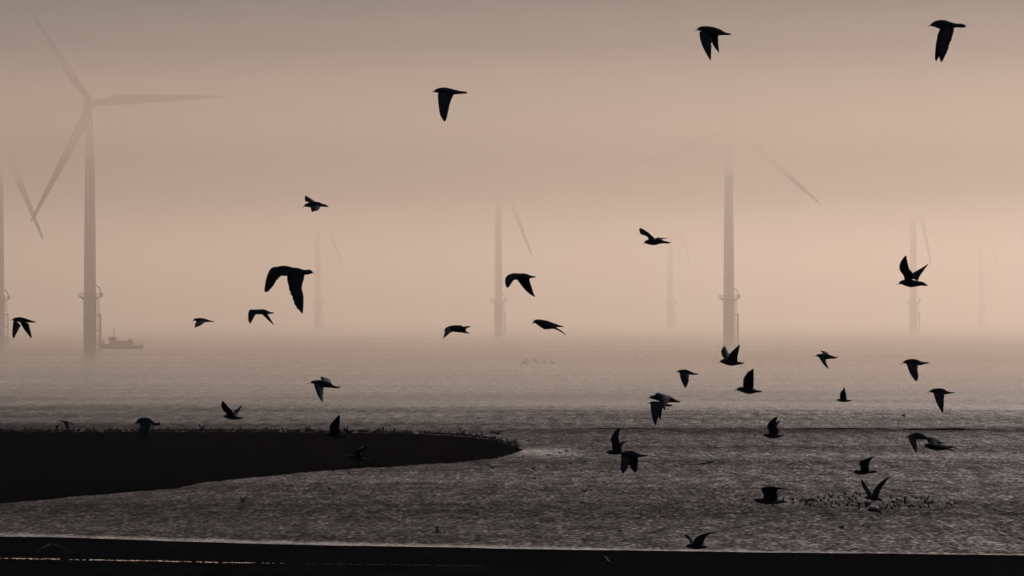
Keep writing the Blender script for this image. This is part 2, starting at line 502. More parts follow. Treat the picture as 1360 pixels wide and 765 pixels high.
def build_turbine(loc, yaw, rotor, label, group):
    root = empty('wind_turbine', loc, yaw)
    tag(root, label, 'wind turbine', group)
    MB().loft([ring(2.12, -6), ring(2.12, 5), ring(2.16, 5.02), ring(2.16, 16.6), ring(2.3, 16.62), ring(2.3, 16.9)]).build('foundation', M_yellow, root, True)
    tw = MB().loft([ring(2.02, 16.9), ring(2.02, 22), ring(1.9, 38), ring(1.65, 58), ring(1.38, 79.6)]).build('tower', M_tower, root, True)
    MB().box((0, -2.0, 18.4), (0.9, 0.16, 2.1)).build('door', M_steel, tw)
    # working platform with railing
    pl = MB()
    rings = [ring(2.25, 17.0), ring(4.05, 17.0), ring(4.05, 17.28), ring(2.25, 17.28), ring(2.25, 17.0)]
    pl.loft(rings, cap=False)
    for k in range(8):
        a = 2 * math.pi * (k + 0.5) / 8
        pl.tube([(2.1 * math.cos(a), 2.1 * math.sin(a), 16.2), (3.3 * math.cos(a), 3.3 * math.sin(a), 17.0)], 0.14, 6)
    plat = pl.build('platform', M_yellow, root)
    rl = MB()
    for z in (17.8, 18.4):
        for k in range(24):
            a, c = 2 * math.pi * k / 24, 2 * math.pi * (k + 1) / 24
            rl.tube([(3.95 * math.cos(a), 3.95 * math.sin(a), z), (3.95 * math.cos(c), 3.95 * math.sin(c), z)], 0.07, 5)
    rl.build('rail', M_yellow, plat)
    for k in range(12):
        a = 2 * math.pi * k / 12
        MB().tube([(3.95 * math.cos(a), 3.95 * math.sin(a), 17.26), (3.95 * math.cos(a), 3.95 * math.sin(a), 18.45)], 0.08, 6).build('railing_post', M_yellow, plat)
    # davit crane: a bent arm reaching from the tower over the platform edge
    MB().tube([(1.85, -0.5, 20.9), (2.3, -0.5, 20.85), (2.9, -0.5, 20.3), (3.4, -0.5, 19.5), (3.6, -0.5, 18.5), (3.6, -0.5, 17.3)], [0.2, 0.2, 0.2, 0.2, 0.22, 0.24], 8).build('davit_crane', M_yellow, root, True)
    MB().box((3.75, -0.4, 17.95), (1.0, 1.2, 1.3)).build('winch_box', M_yellow, root)
    # cable tube, boat landing and ladder on the right-hand side
    MB().tube([(2.62, -0.2, 17.0), (2.62, -0.2, -4)], 0.14, 8).build('cable_tube', M_yellow, root, True)
    bl = MB()
    for y in (-0.9, 0.9):
        bl.tube([(3.5, y, 11.6), (3.5, y, -3)], 0.2, 8)
        for z in (1.5, 6.0, 11.0):
            bl.tube([(2.0, y * 0.8, z), (3.5, y, z)], 0.15, 6)
    bl.build('boat_landing', M_yellow, root, True)
    ld = MB()
    for y in (-0.25, 0.25):
        ld.tube([(3.15, y, 16.9), (3.15, y, -2)], 0.06, 6)
    for k in range(36):
        ld.tube([(3.15, -0.25, -1.5 + 0.5 * k), (3.15, 0.25, -1.5 + 0.5 * k)], 0.04, 5)
    ld.build('ladder', M_steel, root)
    MB().box((2.7, 0, 10.9), (1.4, 2.2, 0.15)).build('rest_platform', M_yellow, root)
    # nacelle and rotor; the rotor faces the shore (-Y)
    nb = MB()
    def rr(y, w, h, zc):
        return [(w * math.copysign(abs(math.cos(t)) ** 0.5, math.cos(t)), y, zc + h * math.copysign(abs(math.sin(t)) ** 0.5, math.sin(t))) for t in [2 * math.pi * k / 20 for k in range(20)]]
    nb.loft([rr(-2.6, 1.2, 1.25, HUB_H), rr(-2.2, 1.55, 1.6, HUB_H), rr(2, 1.7, 1.75, HUB_H + 0.05), rr(6.6, 1.65, 1.65, HUB_H + 0.1), rr(7.6, 1.3, 1.2, HUB_H + 0.1)])
    nac = nb.build('nacelle', M_tower, root, True)
    MB().box((0, 6.2, HUB_H + 2.3), (2.2, 0.5, 1.1)).build('cooler', M_steel, nac)
    MB().tube([(0.6, 5, HUB_H + 1.7), (0.6, 5, HUB_H + 4.0)], 0.05, 6).build('weather_mast', M_steel, nac)
    hb = MB()
    hy = -4.0
    hb.loft([[(r * math.cos(2 * math.pi * k / 20), y, HUB_H + r * math.sin(2 * math.pi * k / 20)) for k in range(20)] for (y, r) in ((-2.65, 1.3), (-3.2, 1.55), (-4.4, 1.5), (-5.2, 1.1), (-5.7, 0.5), (-5.85, 0.05))])
    hb.build('hub', M_tower, root, True)
    for k in range(3):
        b = link('blade', BLADE, M_tower, root, True)
        ang = R(rotor + 120 * k)                     # measured anticlockwise from the right in the photo
        b.location = (0, hy, HUB_H)
        b.rotation_euler = (0, R(90) - ang, 0)
    return root
BLADE = blade_mesh()
turbines = [
    # photo column, pixels per metre, blade angle, yaw, label
    (119.5, 4.0, 3.0, 12, 'nearest and largest wind turbine, with a work boat beside its foot'),
    (968, 3.5, -39.5, 8, 'second nearest wind turbine right of centre, one blade pointing down right'),
    (-1, 3.32, -67, 8, 'wind turbine cut off by the left edge of the picture'),
    (662, 2.6, -68, 8, 'wind turbine in the mist near the middle of the picture'),
    (1213, 2.35, -78, 8, 'faint wind turbine right of the second nearest, behind a gull with raised wings'),
    (422, 2.06, -69, 8, 'very faint wind turbine left of the middle, just right of the largest gull'),
    (890, 1.97, -71, 8, 'very faint thin wind turbine close left of the second nearest one'),
    (1303, 1.725, -70, 8, 'faintest and farthest wind turbine, near the right edge of the picture'),
]
for (x, s, ang, yaw, lab) in turbines:
    D = F / s
    build_turbine(((x - 680) / F * D, D, 0), R(yaw), ang, lab, 'offshore wind turbines in the mist')

# ------------------------------------------------------------------ work boat
M_hull = simple_mat('dark_hull_paint', (0.05, 0.035, 0.032), 0.5, 0.3, 0.2, 0.7)
M_house = simple_mat('deckhouse_paint', (0.07, 0.055, 0.052), 0.5, 0.3, 0.15, 0.8)
M_glass = simple_mat('dark_window', (0.02, 0.02, 0.022), 0.15, 0.5, 0.1, 1.0)
BD = 1503.0
boat = empty('work_boat', ((133.5 - 680) / F * BD, BD, 0))
tag(boat, 'small crew boat with wheelhouse and mast, nosed up to the nearest turbine', 'boat')
# local x runs from the bow (0) at the left to the stern (14.6)
def hull_ring(x, w, keel, deck):
    return [(x, -w, deck), (x, -w * 0.98, deck * 0.45), (x, -w * 0.7, -0.2), (x, 0, keel), (x, w * 0.7, -0.2), (x, w * 0.98, deck * 0.45), (x, w, deck)]
MB().loft([hull_ring(0.0, 0.35, 0.3, 1.75), hull_ring(0.8, 1.2, -0.3, 1.68), hull_ring(2.5, 2.0, -0.7, 1.55), hull_ring(6, 2.3, -0.8, 1.35), hull_ring(12, 2.3, -0.8, 1.2), hull_ring(14.3, 2.2, -0.5, 1.25)]).build('hull', M_hull, boat)
MB().tube([(-0.15, -0.9, 1.5), (-0.25, 0, 1.5), (-0.15, 0.9, 1.5)], 0.28, 8).build('bow_fender', M_steel, boat, True)
MB().add([(2.8, -1.6, 1.45), (11.0, -1.6, 1.2), (11.0, 1.6, 1.2), (2.8, 1.6, 1.45), (3.4, -1.5, 2.6), (10.8, -1.5, 2.5), (10.8, 1.5, 2.5), (3.4, 1.5, 2.6)],
         [(0, 3, 2, 1), (4, 5, 6, 7), (0, 1, 5, 4), (1, 2, 6, 5), (2, 3, 7, 6), (3, 0, 4, 7)]).build('cabin', M_house, boat)
wh = MB().add([(2.7, -1.35, 2.61), (5.4, -1.35, 2.61), (5.4, 1.35, 2.61), (2.7, 1.35, 2.61), (3.0, -1.3, 3.75), (5.2, -1.3, 3.7), (5.2, 1.3, 3.7), (3.0, 1.3, 3.75)],
         [(0, 3, 2, 1), (4, 5, 6, 7), (0, 1, 5, 4), (1, 2, 6, 5), (2, 3, 7, 6), (3, 0, 4, 7)]).build('wheelhouse', M_house, boat)
for k in range(3):
    MB().box((3.45 + 0.75 * k, -1.36, 3.2), (0.55, 0.05, 0.55)).build('window', M_glass, wh)
MB().box((4.0, 0, 3.84), (2.9, 2.9, 0.12)).build('roof', M_house, wh)
MB().box((9.9, 0, 2.8), (1.6, 1.8, 0.6)).build('life_raft_box', M_house, boat)
ms = MB().tube([(4.3, 0, 3.8), (4.55, 0, 7.0)], [0.12, 0.07], 8)
ms.tube([(4.1, -0.7, 5.2), (4.75, 0.7, 5.2)], 0.05, 6).tube([(4.1, 0, 5.6), (4.9, 0, 5.6)], 0.09, 6)
ms.box((4.5, 0, 6.6), (0.45, 0.45, 0.3))
ms.build('mast', M_steel, boat)
MB().tube([(9.6, 0.4, 2.5), (9.6, 0.4, 5.0)], 0.05, 6).build('aerial', M_steel, boat)
rl = MB()
for y in (-2.1, 2.1):
    rl.tube([(11.2, y, 2.2), (14.2, y, 2.2)], 0.05, 6)
    for k in range(4): rl.tube([(11.2 + k, y, 1.2), (11.2 + k, y, 2.2)], 0.05, 6)
rl.tube([(14.2, -2.1, 2.2), (14.2, 2.1, 2.2)], 0.05, 6)
rl.build('railing', M_steel, boat)
MB().tube([(1.0, -0.7, 1.6), (1.0, -0.7, 3.0)], [0.22, 0.16], 8).build('bollard_post', M_hull, boat)
# ------------------------------------------------------------------ gulls
M_gull = simple_mat('silhouette_plumage', (0.058, 0.072, 0.105), 1.0, 0.0, 0.8, 14.0)  # backlit shade put into the plumage colour; real gulls are paler
M_beak = simple_mat('dark_beak', (0.03, 0.022, 0.014), 0.45, 0.3, 0.1, 20.0)

def catmull(pts, n):
    """resample a list of tuples with a Catmull-Rom spline, n points per span"""
    P = [pts[0]] + list(pts) + [pts[-1]]
    out = []
    for i in range(1, len(P) - 2):
        for k in range(n):
            t = k / n
            a, b, c, d = P[i - 1], P[i], P[i + 1], P[i + 2]
            out.append(tuple(0.5 * (2 * b[j] + (c[j] - a[j]) * t + (2 * a[j] - 5 * b[j] + 4 * c[j] - d[j]) * t * t + (3 * b[j] - a[j] - 3 * c[j] + d[j]) * t ** 3) for j in range(len(b))))
    out.append(tuple(pts[-1]))
    return out

def bird_surface(mb, body, wings, to3, unit, seed):
    """body: (x, y, half depth) stations from the base of the beak to the end of the tail; wings: (side, [(lead, trail), ...])
    to3 maps local px (x, y, depth) to metres; unit = body length in px"""
    st = catmull(body, 4)
    n = 12
    rings = []
    m = len(st)
    for i, (x, y, r) in enumerate(st):
        a, c = st[max(0, i - 1)], st[min(m - 1, i + 1)]
        tx, ty = c[0] - a[0], c[1] - a[1]
        l = math.hypot(tx, ty) or 1.0
        nx, ny = -ty / l, tx / l
        u = i / (m - 1)
        r = max(r, 0.004 * unit)
        wd = r * 0.95
        if u > 0.72: wd = max(wd, unit * (0.045 + 0.06 * (u - 0.72) / 0.28))       # the tail is a flat fan
        rings.append([to3(x + nx * r * math.cos(w), y + ny * r * math.cos(w), wd * math.sin(w)) for w in [2 * math.pi * k / n for k in range(n)]])
    mb.loft(rings)
    r2 = random.Random(seed)
    for side, stn in wings:
        c0 = math.dist(*stn[0]); c1 = math.dist(*stn[-1])
        if c1 > 0.25 * c0:                                    # every wing ends in a tip
            m1 = [(stn[-1][0][j] + stn[-1][1][j]) / 2 for j in (0, 1)]
            m0 = [(stn[-2][0][j] + stn[-2][1][j]) / 2 for j in (0, 1)]
            tp = tuple(m1[j] + (m1[j] - m0[j]) * 0.45 for j in (0, 1))
            stn = stn + [(tp, tp)]
        L = catmull([s[0] for s in stn], 4)
        T = catmull([s[1] for s in stn], 4)
        mid = [((a[0] + b[0]) / 2, (a[1] + b[1]) / 2) for a, b in zip(L, T)]
        acc = [0.0]
        for a, b in zip(mid, mid[1:]): acc.append(acc[-1] + math.hypot(b[0] - a[0], b[1] - a[1]))
        tot = acc[-1] or 1.0
        span = 1.22 * unit                                    # a gull's wing is a little longer than the bird
        depth = math.sqrt(max(span * span - tot * tot, (0.25 * unit) ** 2))
        rings = []
        mm = len(L)
        for i in range(mm):
            u = acc[i] / tot
            d = side * (0.10 * unit + depth * (u ** 0.85))
            if i == 0: d = 0.0                                # the root lies inside the body
            lx, ly = L[i]; tx, ty = T[i]
            if u > 0.35 and 0 < i < mm - 1:                   # tips of the flight feathers
                k = 0.05 * (1 if i % 2 else -0.6) + r2.uniform(-0.03, 0.03)
                tx, ty = tx + (tx - lx) * k, ty + (ty - ly) * k
            j = min(i + 1, mm - 1); h = max(i - 1, 0)
            p0, p1 = Vector(to3(lx, ly, d)), Vector(to3(tx, ty, d + 0.10 * unit * (1 - u) * side))
            sv = Vector(to3(mid[j][0], mid[j][1], side * depth * acc[j] / tot)) - Vector(to3(mid[h][0], mid[h][1], side * depth * acc[h] / tot))
            cv = p1 - p0
            nv = cv.cross(sv)
            nv = nv.normalized() if nv.length > 1e-9 else Vector((0, 1, 0))
            th = (0.030 * (1 - u) ** 1.3 + 0.006) * 0.4
            camber = 0.05 * cv.length * (1 - 0.5 * u)
            up = nv if nv.z >= 0 else -nv
            ring_ = [p0, p0 + cv * 0.2 + up * (camber * 0.8 + th), p0 + cv * 0.55 + up * (camber + th * 0.7), p1 + up * 0.001,
                     p0 + cv * 0.55 + up * (camber - th * 0.5), p0 + cv * 0.2 + up * (camber * 0.8 - th)]
            rings.append(ring_)
        mb.loft(rings)

GULLS = []
def gull(view, label, body, wings, length=0.40, lpx=None, y_ref=None):
    """view = (x0, y0, scale): the traced points are in an enlarged cut-out of the photo"""
    x0, y0, s = view
    conv = lambda p: (x0 + p[0] / s, y0 + p[1] / s)
    bd = [(*conv(p), p[2] / s) for p in body]
    ws = [(sd, [(conv(a), conv(b)) for a, b in stn]) for sd, stn in wings]
    unit = lpx or math.hypot(bd[-1][0] - bd[0][0], bd[-1][1] - bd[0][1])
    D = length * F / unit
    cx = sum(p[0] for p in bd) / len(bd); cy = sum(p[1] for p in bd) / len(bd)
    D = min(D, ((CAMZ - 0.8) * F / (cy - HZ)) if cy > HZ + 5 else 1e9)
    k = D / F
    to3 = lambda x, y, d: ((x - cx) * k, d * k, -(y - cy) * k)
    mb = MB()
    bird_surface(mb, bd[1:], ws, to3, unit, len(GULLS) + 1)
    o = mb.build('gull', M_gull, None, True)
    o.location = px(cx, cy, D)
    tag(o, label, 'gull', 'gulls in flight')
    # beak, from the tip back into the face
    tip, base = bd[0], bd[1]
    ex = (base[0] + (base[0] - tip[0]) * 0.25, base[1] + (base[1] - tip[1]) * 0.25)
    rb = max(base[2] * 0.55, 0.012 * unit)
    pts = [((tip[0] - cx) * k, 0, -(tip[1] - cy) * k), (((tip[0] * 2 + base[0]) / 3 - cx) * k, 0, -((tip[1] * 2 + base[1]) / 3 - 0.2 * rb - cy) * k), ((ex[0] - cx) * k, 0, -(ex[1] - cy) * k)]
    b = MB().tube(pts, [0.15 * rb * k, 0.55 * rb * k, rb * k], 8).build('beak', M_beak, o, True)
    GULLS.append(o)
    return o

V = (900, 10, 8.5)
gull(V, 'gull high in the sky right of centre, two wings of unequal length hanging down',
     [(190, 265, 3), (228, 250, 14), (275, 238, 28), (380, 265, 50), (470, 280, 36), (530, 295, 18), (600, 302, 8)],
     [(-1, [((245, 270), (390, 330)), ((243, 350), (375, 400)), ((265, 440), (368, 470)), ((300, 530), (362, 550)), ((345, 615), (358, 610))]),
      (1, [((330, 270), (470, 290)), ((390, 370), (470, 340)), ((435, 430), (480, 410)), ((486, 480), (492, 475))])])
V = (1210, 10, 9)
gull(V, 'gull in the top right corner with one broad wing pointing straight down',
     [(190, 232, 3), (235, 212, 12), (290, 200, 38), (375, 205, 58), (470, 215, 42), (540, 215, 24), (600, 217, 24), (650, 225, 14)],
     [(-1, [((345, 250), (505, 240)), ((300, 350), (485, 330)), ((292, 450), (440, 430)), ((300, 570), (405, 530)), ((318, 680), (340, 660))]),
      (1, [((360, 240), (490, 240)), ((330, 350), (450, 330)), ((320, 450), (420, 430)), ((322, 580), (380, 550))])])
V = (555, 100, 10.2)
gull(V, 'gull high in the middle of the sky flying left, wings down in one point',
     [(180, 228, 3), (222, 220, 12), (270, 208, 32), (360, 215, 52), (470, 225, 38), (560, 232, 22), (620, 233, 16), (665, 235, 14)],
     [(-1, [((270, 250), (490, 260)), ((278, 360), (445, 370)), ((288, 450), (420, 470)), ((310, 560), (395, 570)), ((350, 635), (370, 630))]),
      (1, [((300, 250), (450, 250)), ((310, 360), (420, 370)), ((320, 450), (405, 470)), ((330, 560), (380, 570))])])
V = (330, 335, 8.5)
gull(V, 'largest gull, flying right with arched wings, beside a very faint turbine',
     [(755, 243, 3), (722, 232, 10), (690, 222, 26), (630, 228, 30), (530, 225, 52), (450, 235, 38), (400, 250, 18), (355, 258, 8)],
     [(1, [((560, 190), (500, 260)), ((420, 152), (430, 268)), ((330, 160), (370, 265)), ((250, 180), (310, 320)), ((198, 280), (260, 390)), ((172, 420), (215, 442)), ((178, 446), (195, 450))]),
      (-1, [((635, 240), (450, 260)), ((630, 300), (440, 300)), ((608, 400), (465, 400)), ((628, 490), (500, 500)), ((630, 600), (545, 610)), ((624, 690), (612, 690))])], length=0.46)
V = (385, 245, 15.3)
gull(V, 'small gull left of centre in the sky, one wing raised forward and one stubby below',
     [(255, 482, 4), (300, 435, 18), (350, 420, 38), (470, 410, 62), (580, 410, 55), (650, 420, 32), (710, 430, 28), (780, 450, 10)],
     [(1, [((430, 400), (620, 380)), ((390, 365), (520, 345)), ((340, 345), (420, 285)), ((290, 330), (340, 240)), ((277, 280), (305, 210))]),
      (-1, [((420, 450), (640, 440)), ((440, 500), (620, 490)), ((463, 558), (590, 540)), ((475, 575), (530, 558))])])
V = (830, 290, 15.3)
gull(V, 'gull gliding left with one wing raised forward, left of the second nearest turbine',
     [(370, 530, 4), (405, 490, 20), (450, 480, 42), (580, 485, 62), (700, 470, 50), (790, 480, 28), (850, 490, 24), (930, 495, 6)],
     [(-1, [((470, 430), (620, 420)), ((460, 390), (540, 360)), ((390, 355), (470, 300)), ((310, 330), (390, 250)), ((280, 280), (310, 210))]),
      (1, [((600, 430), (760, 430)), ((640, 400), (780, 420)), ((740, 398), (820, 410)), ((830, 394), (860, 400)), ((900, 380), (900, 383))])])
V = (1175, 330, 12.75)
gull(V, 'gull with both wings raised in a V, before a faint turbine at the right',
     [(205, 615, 4), (250, 595, 16), (300, 575, 38), (430, 590, 66), (540, 595, 48), (610, 595, 36), (650, 602, 32), (725, 630, 6)],
     [(-1, [((335, 560), (480, 520)), ((300, 460), (440, 400)), ((240, 390), (390, 350)), ((216, 310), (360, 260)), ((237, 220), (337, 180)), ((290, 140), (325, 130))]),
      (1, [((440, 480), (575, 565)), ((460, 430), (585, 530)), ((530, 393), (625, 455)), ((630, 342), (685, 385)), ((720, 292), (740, 318)), ((790, 248), (788, 262))])])
V = (655, 350, 7.28)
gull(V, 'gull with arched drooping wings right beside the turbine in the middle',
     [(188, 150, 3), (205, 138, 12), (225, 128, 26), (265, 128, 34), (315, 128, 30), (350, 128, 18), (380, 129, 10), (410, 128, 5)],
     [(-1, [((270, 95), (250, 158)), ((190, 95), (200, 160)), ((140, 115), (178, 190)), ((117, 150), (160, 215)), ((118, 200), (148, 232)), ((130, 234), (138, 236))]),
      (1, [((220, 145), (360, 135)), ((250, 180), (352, 160)), ((280, 220), (365, 200)), ((320, 265), (378, 245)), ((370, 306), (395, 292)), ((402, 320), (410, 317))])], lpx=38)
gull(V, 'gull low over the horizon right of the middle turbine, wings swept back',
     [(368, 588, 3), (390, 572, 8), (418, 562, 22), (500, 590, 42), (570, 602, 30), (620, 604, 12), (678, 610, 5)],
     [(-1, [((430, 560), (490, 638)), ((510, 580), (560, 630)), ((580, 605), (605, 638)), ((650, 643), (652, 660)), ((700, 686), (698, 692))]),
      (1, [((440, 552), (560, 600)), ((520, 560), (600, 605)), ((600, 585), (640, 606)), ((670, 606), (672, 611))])])
V = (320, 400, 19.13)
gull(V, 'small gull with arched wings just below left of the largest gull',
     [(290, 300, 5), (320, 285, 14), (380, 268, 44), (480, 270, 68), (580, 265, 58), (670, 280, 40), (740, 300, 28), (830, 300, 12)],
     [(-1, [((500, 205), (470, 335)), ((330, 208), (390, 340)), ((250, 215), (370, 380)), ((215, 290), (340, 440)), ((213, 400), (312, 500)), ((225, 500), (288, 550)), ((268, 562), (280, 562))]),
      (1, [((500, 310), (670, 310)), ((580, 390), (690, 380)), ((650, 470), (725, 450)), ((720, 540), (765, 530)), ((795, 605), (803, 600))])], lpx=33)
V = (0, 410, 17)
gull(V, 'gull at the far left edge, both wings hanging down like trouser legs',
     [(225, 262, 4), (282, 255, 10), (330, 242, 35), (450, 245, 56), (580, 265, 45), (680, 285, 28), (760, 298, 16), (815, 306, 4)],
     [(-1, [((310, 270), (480, 380)), ((316, 380), (470, 440)), ((325, 480), (450, 500)), ((345, 600), (420, 590)), ((380, 670), (402, 662))]),
      (1, [((440, 300), (630, 330)), ((500, 450), (628, 400)), ((545, 540), (638, 520)), ((590, 612), (645, 600)), ((622, 668), (645, 660))])])
V = (245, 410, 21.85)
gull(V, 'small gull over the horizon right of the work boat, one short wing down',
     [(210, 370, 5), (270, 335, 18), (330, 318, 42), (480, 330, 60), (620, 345, 48), (730, 360, 25), (790, 368, 16), (855, 368, 12)],
     [(-1, [((345, 370), (640, 370)), ((335, 460), (570, 430)), ((345, 510), (480, 500)), ((355, 560), (400, 532))]),
      (1, [((380, 360), (600, 360)), ((370, 430), (520, 420)), ((380, 480), (450, 470))])])
V = (575, 420, 21.85)
gull(V, 'gull over the horizon left of the middle turbine, seen from behind with one wing down',
     [(300, 442, 5), (345, 425, 14), (400, 370, 46), (550, 355, 85), (750, 365, 105), (880, 370, 90), (950, 325, 40), (1010, 310, 25), (1085, 300, 15)],
     [(-1, [((420, 330), (600, 450)), ((372, 400), (545, 460)), ((345, 480), (490, 495)), ((326, 560), (420, 560)), ((308, 638), (335, 625))]),
      (1, [((780, 440), (940, 400)), ((860, 485), (955, 440)), ((970, 498), (1010, 468)), ((1040, 518), (1055, 500))])])
V = (280, 490, 7.556)
gull(V, 'gull just above the sandbank with wings raised in a V, flying left',
     [(115, 487, 2), (135, 477, 10), (160, 476, 18), (210, 490, 21), (260, 492, 14), (300, 492, 8), (330, 490, 4)],
     [(-1, [((165, 475), (240, 480)), ((155, 440), (220, 420)), ((118, 390), (190, 385)), ((118, 340), (160, 345)), ((130, 315), (137, 318))]),
      (1, [((200, 470), (262, 480)), ((228, 422), (270, 440)), ((265, 395), (285, 410)), ((300, 363), (301, 368))])])
gull(V, 'gull over the water above the sandbank with one wing pointing down and long beak',
     [(972, 150, 2), (1005, 138, 7), (1030, 132, 16), (1100, 145, 34), (1180, 160, 28), (1230, 178, 14), (1265, 185, 10), (1297, 182, 6)],
     [(-1, [((1035, 145), (1135, 175)), ((1055, 200), (1135, 230)), ((1085, 260), (1138, 280)), ((1130, 325), (1140, 325))]),
      (1, [((1110, 140), (1200, 155)), ((1105, 115), (1205, 140)), ((1090, 92), (1170, 105)), ((1084, 83), (1100, 85))])])
V = (420, 540, 8.5)
gull(V, 'gull skimming the sandbank crest with one tall wing raised against the water',
     [(110, 330, 3), (135, 322, 10), (180, 315, 25), (250, 320, 26), (300, 330, 16), (365, 338, 7)],
     [(-1, [((160, 310), (270, 315)), ((155, 215), (268, 240)), ((205, 150), (270, 170)), ((262, 88), (272, 90))]),
      (1, [((180, 310), (260, 312)), ((180, 230), (255, 240)), ((215, 165), (258, 175)), ((250, 110), (260, 112))])])
gull(V, 'gull flying in front of the black sandbank, barely visible against it',
     [(340, 560, 3), (368, 560, 12), (430, 575, 28), (500, 590, 22), (550, 600, 14), (615, 615, 6)],
     [(-1, [((440, 570), (520, 580)), ((445, 500), (500, 520)), ((490, 478), (545, 482)), ((555, 453), (575, 460)), ((600, 430), (605, 432))]),
      (1, [((430, 560), (500, 575)), ((445, 510), (490, 530)), ((470, 480), (500, 490)), ((520, 455), (530, 458))])])
V = (60, 540, 7.556)
gull(V, 'small gull skimming the sandbank crest at the far left',
     [(150, 152, 2), (165, 150, 6), (185, 152, 12), (220, 165, 17), (255, 172, 10), (290, 178, 4)],
     [(-1, [((195, 165), (265, 175)), ((210, 195), (264, 195)), ((232, 225), (260, 220)), ((245, 240), (258, 238))]),
      (1, [((215, 150), (210, 168)), ((175, 140), (180, 155)), ((140, 140), (145, 150)), ((95, 146), (97, 150))])], lpx=20)
gull(V, 'gull crossing the sandbank crest at the left with one wing down over the sand',
     [(888, 182, 3), (915, 165, 8), (950, 145, 28), (1020, 150, 40), (1070, 165, 25), (1110, 178, 14), (1155, 170, 16)],
     [(-1, [((955, 160), (1080, 170)), ((955, 240), (1050, 240)), ((945, 310), (1010, 300)), ((952, 368), (982, 362))]),
      (1, [((970, 165), (1060, 170)), ((960, 230), (1030, 235)), ((960, 290), (1000, 290)), ((965, 330), (980, 330))])])
V = (845, 450, 6.378)
gull(V, 'gull before the foot of the second nearest turbine, wings raised in a pair of points',
     [(692, 205, 2), (712, 195, 8), (740, 190, 20), (800, 200, 28), (850, 205, 18), (880, 208, 10), (912, 203, 5)],
     [(1, [((755, 185), (820, 180)), ((730, 135), (800, 140)), ((730, 100), (785, 110)), ((755, 62), (765, 65))]),
      (-1, [((765, 190), (855, 195)), ((782, 130), (853, 145)), ((825, 82), (860, 98)), ((862, 46), (866, 50))])])
gull(V, 'gull left below the second nearest turbine, wing straight down',
     [(332, 288, 2), (352, 278, 8), (380, 275, 14), (420, 280, 20), (460, 290, 14), (490, 298, 8), (522, 297, 5)],
     [(-1, [((365, 280), (445, 295)), ((370, 330), (442, 340)), ((385, 375), (430, 378)), ((405, 415), (412, 412))]),
      (1, [((400, 290), (447, 300)), ((415, 350), (442, 350)), ((432, 400), (438, 398))])])
gull(V, 'gull right below the second nearest turbine with one tall wing raised',
     [(832, 440, 2), (855, 430, 9), (885, 427, 20), (950, 440, 28), (1000, 443, 18), (1030, 446, 9), (1062, 446, 7)],
     [(-1, [((905, 425), (990, 435)), ((900, 345), (988, 350)), ((925, 295), (985, 300)), ((975, 250), (983, 252))]),
      (1, [((915, 425), (980, 430)), ((920, 350), (975, 355)), ((940, 310), (975, 310)), ((965, 275), (972, 276))])])
gull(V, 'upper of two overlapping gulls over the water below centre right',
     [(95, 508, 2), (120, 495, 10), (155, 495, 20), (220, 500, 34), (290, 515, 24), (330, 527, 12), (370, 532, 6)],
     [(-1, [((160, 460), (290, 500)), ((180, 510), (265, 530)), ((205, 560), (240, 560)), ((226, 600), (236, 592))]),
      (1, [((180, 480), (280, 500)), ((200, 520), (270, 525)), ((215, 560), (245, 555))])], length=0.38)
gull(V, 'lower of two overlapping gulls over the water, wings hanging down',
     [(92, 552, 2), (115, 543, 8), (145, 545, 16), (200, 555, 22), (250, 562, 14), (280, 564, 9), (305, 565, 6)],
     [(-1, [((120, 550), (215, 560)), ((122, 620), (190, 625)), ((135, 680), (178, 670)), ((152, 730), (162, 722))]),
      (1, [((165, 560), (228, 565)), ((185, 630), (222, 630)), ((206, 690), (215, 688))])], length=0.42)
V = (1070, 455, 6.476)
gull(V, 'gull near the horizon at the right, wing tips up and down, tail forked',
     [(72, 122, 2), (95, 112, 8), (120, 112, 16), (170, 120, 25), (220, 125, 14), (250, 130, 8), (272, 125, 5)],
     [(-1, [((110, 120), (170, 130)), ((130, 165), (168, 165)), ((150, 195), (172, 190)), ((178, 222), (183, 220))]),
      (1, [((160, 112), (215, 118)), ((150, 88), (214, 108)), ((140, 74), (190, 82)), ((138, 69), (150, 72))])])
gull(V, 'gull at the right over bright water, broad wing down and beak lowered',
     [(818, 190, 2), (845, 170, 10), (880, 165, 20), (940, 170, 28), (990, 178, 16), (1030, 175, 8), (1058, 175, 6)],
     [(-1, [((865, 180), (960, 185)), ((875, 240), (950, 240)), ((895, 290), (950, 285)), ((920, 328), (937, 322))]),
      (1, [((900, 180), (945, 185)), ((905, 220), (938, 225)), ((915, 255), (932, 257))])])
gull(V, 'smallest gull at the right over bright water, one narrow wing raised',
     [(258, 500, 2), (275, 492, 8), (300, 495, 14), (330, 498, 14), (360, 500, 9), (392, 500, 5)],
     [(-1, [((295, 492), (350, 495)), ((292, 455), (345, 455)), ((305, 420), (335, 420)), ((320, 380), (325, 382))]),
      (1, [((300, 490), (345, 495)), ((300, 455), (340, 455)), ((312, 425), (332, 425))])])
gull(V, 'gull at the right with a long narrow wing hanging down, straight pointed tail',
     [(1045, 430, 2), (1070, 420, 8), (1110, 415, 20), (1170, 420, 26), (1210, 430, 16), (1250, 432, 6), (1278, 430, 4)],
     [(-1, [((1092, 420), (1190, 430)), ((1105, 490), (1178, 490)), ((1125, 550), (1168, 550)), ((1150, 600), (1160, 596))]),
      (1, [((1125, 420), (1180, 430)), ((1132, 465), (1165, 470)), ((1142, 505), (1157, 507))])])
gull(V, 'tiny gull at the right just above the thin dark sandbar',
     [(815, 634, 1), (822, 630, 3), (832, 627, 6), (845, 626, 6), (855, 622, 3), (866, 618, 2)],
     [(-1, [((830, 628), (848, 628)), ((838, 634), (848, 634)), ((842, 642), (846, 641))]),
      (1, [((832, 624), (846, 624)), ((838, 616), (850, 618)), ((846, 612), (852, 614))])], length=0.36)
